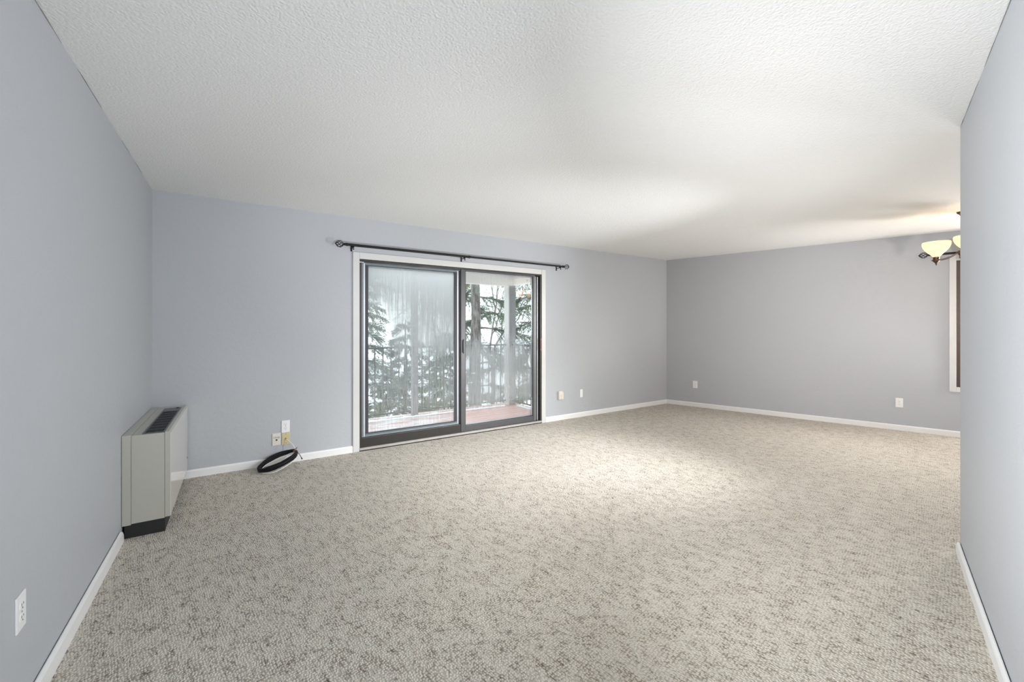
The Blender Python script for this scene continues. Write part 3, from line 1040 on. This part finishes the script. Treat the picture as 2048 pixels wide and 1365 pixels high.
box((-0.8, 2.02, 2.06), (4.98, 2.045, 2.34), 0.002).build('fascia', 'post_pale', rf)


def post(x, y, w_, label, grp):
    t = thing('balcony_post', (x, y, BZ), 0, label, 'post')
    box((-w_ / 2, -w_ / 2, 0), (w_ / 2, w_ / 2, 2.055 - BZ), 0.004).build('shaft', 'post', t)
    if w_ > 0.1:  # thin pale strip along the left side of the wide post
        box((-w_ / 2 - 0.022, -w_ / 2 + 0.0, 0), (-w_ / 2, w_ / 2, 2.055 - BZ), 0.002).build('side_strip', 'post_pale', t, label='pale strip on the side of the post')
    return t


post(4.80, 1.93, 0.14, 'tall grey corner post of the balcony seen through the sliding leaf', None)
post(2.98, 1.96, 0.09, 'grey balcony post seen through the fogged fixed leaf', None)


def railing(loc, rz, length, label):
    t = thing('balcony_railing', loc, rz, label, 'railing')
    box((0, -0.02, 0.965 - BZ), (length, 0.02, 0.990 - BZ), 0.003).build('top_rail', 'rail', t)
    box((0, -0.014, -0.052 - BZ), (length, 0.014, -0.030 - BZ), 0.002).build('bottom_rail', 'rail', t)
    b0 = box((-0.0075, -0.0075, -0.030 - BZ), (0.0075, 0.0075, 0.965 - BZ)).build('baluster', 'rail', t)
    n = int(length / 0.125)
    b0.location = (0.07, 0, 0)
    for i in range(1, n):
        copy_part(b0, t, (0.07 + i * 0.125, 0, 0))
    return t


railing((3.03, 1.95, BZ), 0, 1.67, 'dark iron balcony railing along the front between the two posts')
railing((1.15, 1.95, BZ), 0, 1.755, 'dark iron balcony railing along the front behind the fogged leaf, left of its post')
railing((4.80, 1.85, BZ), -90, 1.66, 'dark iron balcony railing returning along the right side towards the house')

# snow lying along the deck edge
m = MB()
rr = random.Random(3)
def ridge(p0, p1, wd):
    n = 60
    vs, fs = [], []
    P0, P1 = Vector(p0), Vector(p1)
    dd = (P1 - P0)
    nn = Vector((-dd.y, dd.x, 0)).normalized()
    for i in range(n + 1):
        c = P0 + dd * (i / n)
        ww = wd * rr.uniform(0.55, 1.25)
        hh = 0.022 * rr.uniform(0.3, 1.3)
        for k, (s, z) in enumerate(((-1, 0), (-0.5, 0.8), (0, 1), (0.6, 0.7), (1, 0))):
            vs.append(c + nn * (s * ww) + Vector((0, 0, z * hh)))
    for i in range(n):
        for k in range(4):
            fs.append((i * 5 + k, (i + 1) * 5 + k, (i + 1) * 5 + k + 1, i * 5 + k + 1))
    m.add(vs, fs, True)
ridge((0.5, 1.86, BZ + 0.003), (4.62, 1.86, BZ + 0.003), 0.038)
ridge((4.84, 1.75, BZ + 0.001), (4.84, 0.5, BZ + 0.001), 0.035)
tag(m.build('snow_ridge', 'snow'), 'thin ridge of snow lying along the edge of the red deck', 'snow', kind='stuff')

# outside wall beyond and snowy ground
GZ = -3.1
m = MB()
n = 26
vs, fs = [], []
for j in range(n + 1):
    for i in range(n + 1):
        x, yy = -40 + 100 * i / n, 2.2 + 70 * j / n
        vs.append((x, yy, GZ + 0.35 * math.sin(x * 0.31 + 1) * math.cos(yy * 0.23) + yy * 0.02))
for j in range(n):
    for i in range(n):
        a = j * (n + 1) + i
        fs.append((a, a + 1, a + n + 2, a + n + 1))
m.add(vs, fs, True)
o = m.build('snowy_ground', 'snow')
o['kind'] = 'structure'


# ------------------------------------------------------------------ trees
def ray_ground(px, depth):
    p = camspace((px - 1024) / 840 * depth, depth)
    return p


def np_mesh(name, V, F, mat, parent, kind=None):
    me = bpy.data.meshes.new(name)
    V = np.asarray(V, dtype=np.float32).reshape(-1, 3)
    F = np.asarray(F, dtype=np.int32)
    me.vertices.add(len(V))
    me.vertices.foreach_set('co', V.ravel())
    k = F.shape[1]
    me.loops.add(F.size)
    me.loops.foreach_set('vertex_index', F.ravel())
    me.polygons.add(len(F))
    me.polygons.foreach_set('loop_start', np.arange(0, F.size, k, dtype=np.int32))
    me.materials.append(M[mat])
    me.update()
    me.validate()
    o = bpy.data.objects.new(name, me)
    COL.objects.link(o)
    o.parent = parent
    if kind: o['kind'] = kind
    return o


def conifer(px, depth, height, trunk_r, z_lo, blen, nb, label, seed, needle=0.085, droop=0.42, snow=True, dens=1.0, zcut=None, avoid=None):
    r = np.random.default_rng(seed)
    p = ray_ground(px, depth)
    t = thing('conifer_tree', (p.x, p.y, GZ), 0, label, 'tree', 'conifers beyond the balcony')
    lean = r.normal(0, 0.01, 2)
    hs = np.linspace(-0.3, height, 16)
    MB().tube([(lean[0] * h + 0.02 * math.sin(h * 1.7), lean[1] * h, h) for h in hs],
              [max(0.015, trunk_r * (1 - 0.85 * max(0, h) / height)) * (1 + 0.06 * math.sin(h * 5)) for h in hs], 12).build('trunk', 'bark', t)
    NV, SV, SF = [], [], []
    for b in range(nb):
        u = (b + r.random()) / nb
        h = z_lo + (height - z_lo) * u ** 0.9
        L = blen * (1 - u * 0.85) * r.uniform(0.7, 1.15)
        a = b * 2.399 + r.normal(0, 0.3)
        if avoid is not None and abs((a - avoid + math.pi) % (2 * math.pi) - math.pi) < 0.6:
            continue
        dirv = np.array([math.cos(a), math.sin(a), 0])
        n = 9
        pts = []
        for i in range(n):
            s = i / (n - 1)
            z = h + L * (0.12 * s - droop * s * s + 0.10 * s ** 4) + r.normal(0, 0.015)
            q = dirv * L * s
            pts.append(np.array([q[0] + lean[0] * h + r.normal(0, 0.012), q[1] + lean[1] * h + r.normal(0, 0.012), z]))
        P = np.array(pts)
        br = MB().tube([tuple(x) for x in P], [max(0.004, 0.030 * (1 - i / n) * L / 2.2) for i in range(n)], 5).build('branch', 'bark', t)
        side = np.array([-dirv[1], dirv[0], 0])
        nt = int(34 * L / 1.5 * dens) + 8
        ss = r.uniform(0.22, 1.0, nt)
        for s in ss:
            idx = s * (n - 1)
            i0 = min(int(idx), n - 2)
            c = P[i0] + (P[i0 + 1] - P[i0]) * (idx - i0)
            sg = r.choice([-1, 1])
            tl = L * 0.42 * (1.15 - s) * r.uniform(0.6, 1.3) + 0.10
            td = dirv * r.uniform(0.5, 1.1) + side * sg * r.uniform(0.4, 1.1) + np.array([0, 0, r.uniform(-0.9, 0.25)])
            td /= np.linalg.norm(td)
            k = max(6, int(tl / 0.0062 * dens))
            w_ = r.random(k)
            base = c + np.outer(w_, td) * tl
            base[:, 2] -= 0.25 * tl * w_ ** 2
            nd = r.normal(0, 1, (k, 3)) + td * 1.1
            nd /= np.linalg.norm(nd, axis=1)[:, None]
            tip = base + nd * needle * r.uniform(0.6, 1.2, (k, 1))
            cr = np.cross(nd, r.normal(0, 1, (k, 3)))
            cr /= np.linalg.norm(cr, axis=1)[:, None] + 1e-6
            wd = 0.0042 + depth * 0.0002
            NV.append(np.stack([base - cr * wd, base + cr * wd, tip], axis=1).reshape(-1, 3))
            if snow and r.random() < 0.12:
                # little pads of snow caught on the twigs
                q = c + td * tl * 0.5 + np.array([0, 0, 0.015])
                rad = r.uniform(0.03, 0.075)
                o_ = len(SV)
                for kk in range(6):
                    an = kk * math.pi / 3
                    SV.append(q + np.array([math.cos(an) * rad * r.uniform(0.7, 1.6), math.sin(an) * rad * r.uniform(0.7, 1.6), r.uniform(-0.02, 0)]))
                SV.append(q + np.array([0, 0, rad * 0.55]))
                for kk in range(6):
                    SF.append((o_ + kk, o_ + (kk + 1) % 6, o_ + 6))
    V = np.concatenate(NV)
    F = np.arange(len(V)).reshape(-1, 3)
    np_mesh('foliage', V, F, 'needles', t, 'stuff')
    if SV:
        np_mesh('snow', SV, SF, 'snow', t, 'stuff')
    return t


conifer(951, 12.6, 10.5, 0.23, 1.3, 2.5, 46, 'big conifer with thick grey trunk just left of the corner post', 1)
conifer(1098, 12.2, 9.0, 0.15, 1.0, 2.4, 54, 'green conifer filling the view right of the corner post', 2)
conifer(700, 11.0, 7.6, 0.13, 0.8, 2.0, 62, 'olive green conifer at the left edge of the fogged leaf', 3)
conifer(812, 11.4, 4.6, 0.08, 0.4, 1.5, 56, 'short bushy spruce below the railing behind the fogged leaf', 4)
conifer(888, 15.0, 4.2, 0.07, 0.4, 1.5, 50, 'low snow dusted spruce near the middle of the door, below the railing', 5)


def bare_tree(px, depth, height, label, seed):
    r = random.Random(seed)
    p = ray_ground(px, depth)
    t = thing('bare_tree', (p.x, p.y, GZ), 0, label, 'tree')
    m = MB()
    def grow(b, d, L, rad, lev):
        pts = [b]
        q = b.copy()
        dd = d.copy()
        for i in range(4):
            dd = (dd + Vector((r.gauss(0, 0.13), r.gauss(0, 0.13), r.gauss(0.02, 0.08)))).normalized()
            q = q + dd * L / 4
            pts.append(q.copy())
        m.tube([tuple(x) for x in pts], [rad * (1 - 0.13 * i) for i in range(5)], 5 if lev < 2 else 4, cap=False)
        if lev < 5:
            for k in range(3 if lev < 4 else 2):
                at = pts[2 + k % 3]
                nd = (dd + Vector((r.gauss(0, 0.55), r.gauss(0, 0.55), r.gauss(0.1, 0.4)))).normalized()
                grow(at, nd, L * r.uniform(0.6, 0.8), rad * 0.55, lev + 1)
    MB().tube([(0, 0, -0.3), (0.03, 0, height * 0.18), (0, 0.03, height * 0.34)], [0.11, 0.09, 0.08], 8).build('trunk', 'bark', t)
    for k in range(4):
        grow(Vector((0, 0.03, height * (0.24 + 0.03 * k))), Vector((math.cos(k * 1.7) * 0.6, math.sin(k * 1.7) * 0.6, 1)).normalized(), height * 0.26, 0.055, 0)
    m.build('twigs', 'bark', t, kind='stuff')
    return t


bare_tree(985, 19, 9.5, 'bare leafless tree far behind the big trunk', 21)
bare_tree(880, 24, 10, 'bare leafless tree far behind the fogged leaf', 22)
bare_tree(1090, 31, 11, 'bare leafless tree far behind the right conifer', 23)
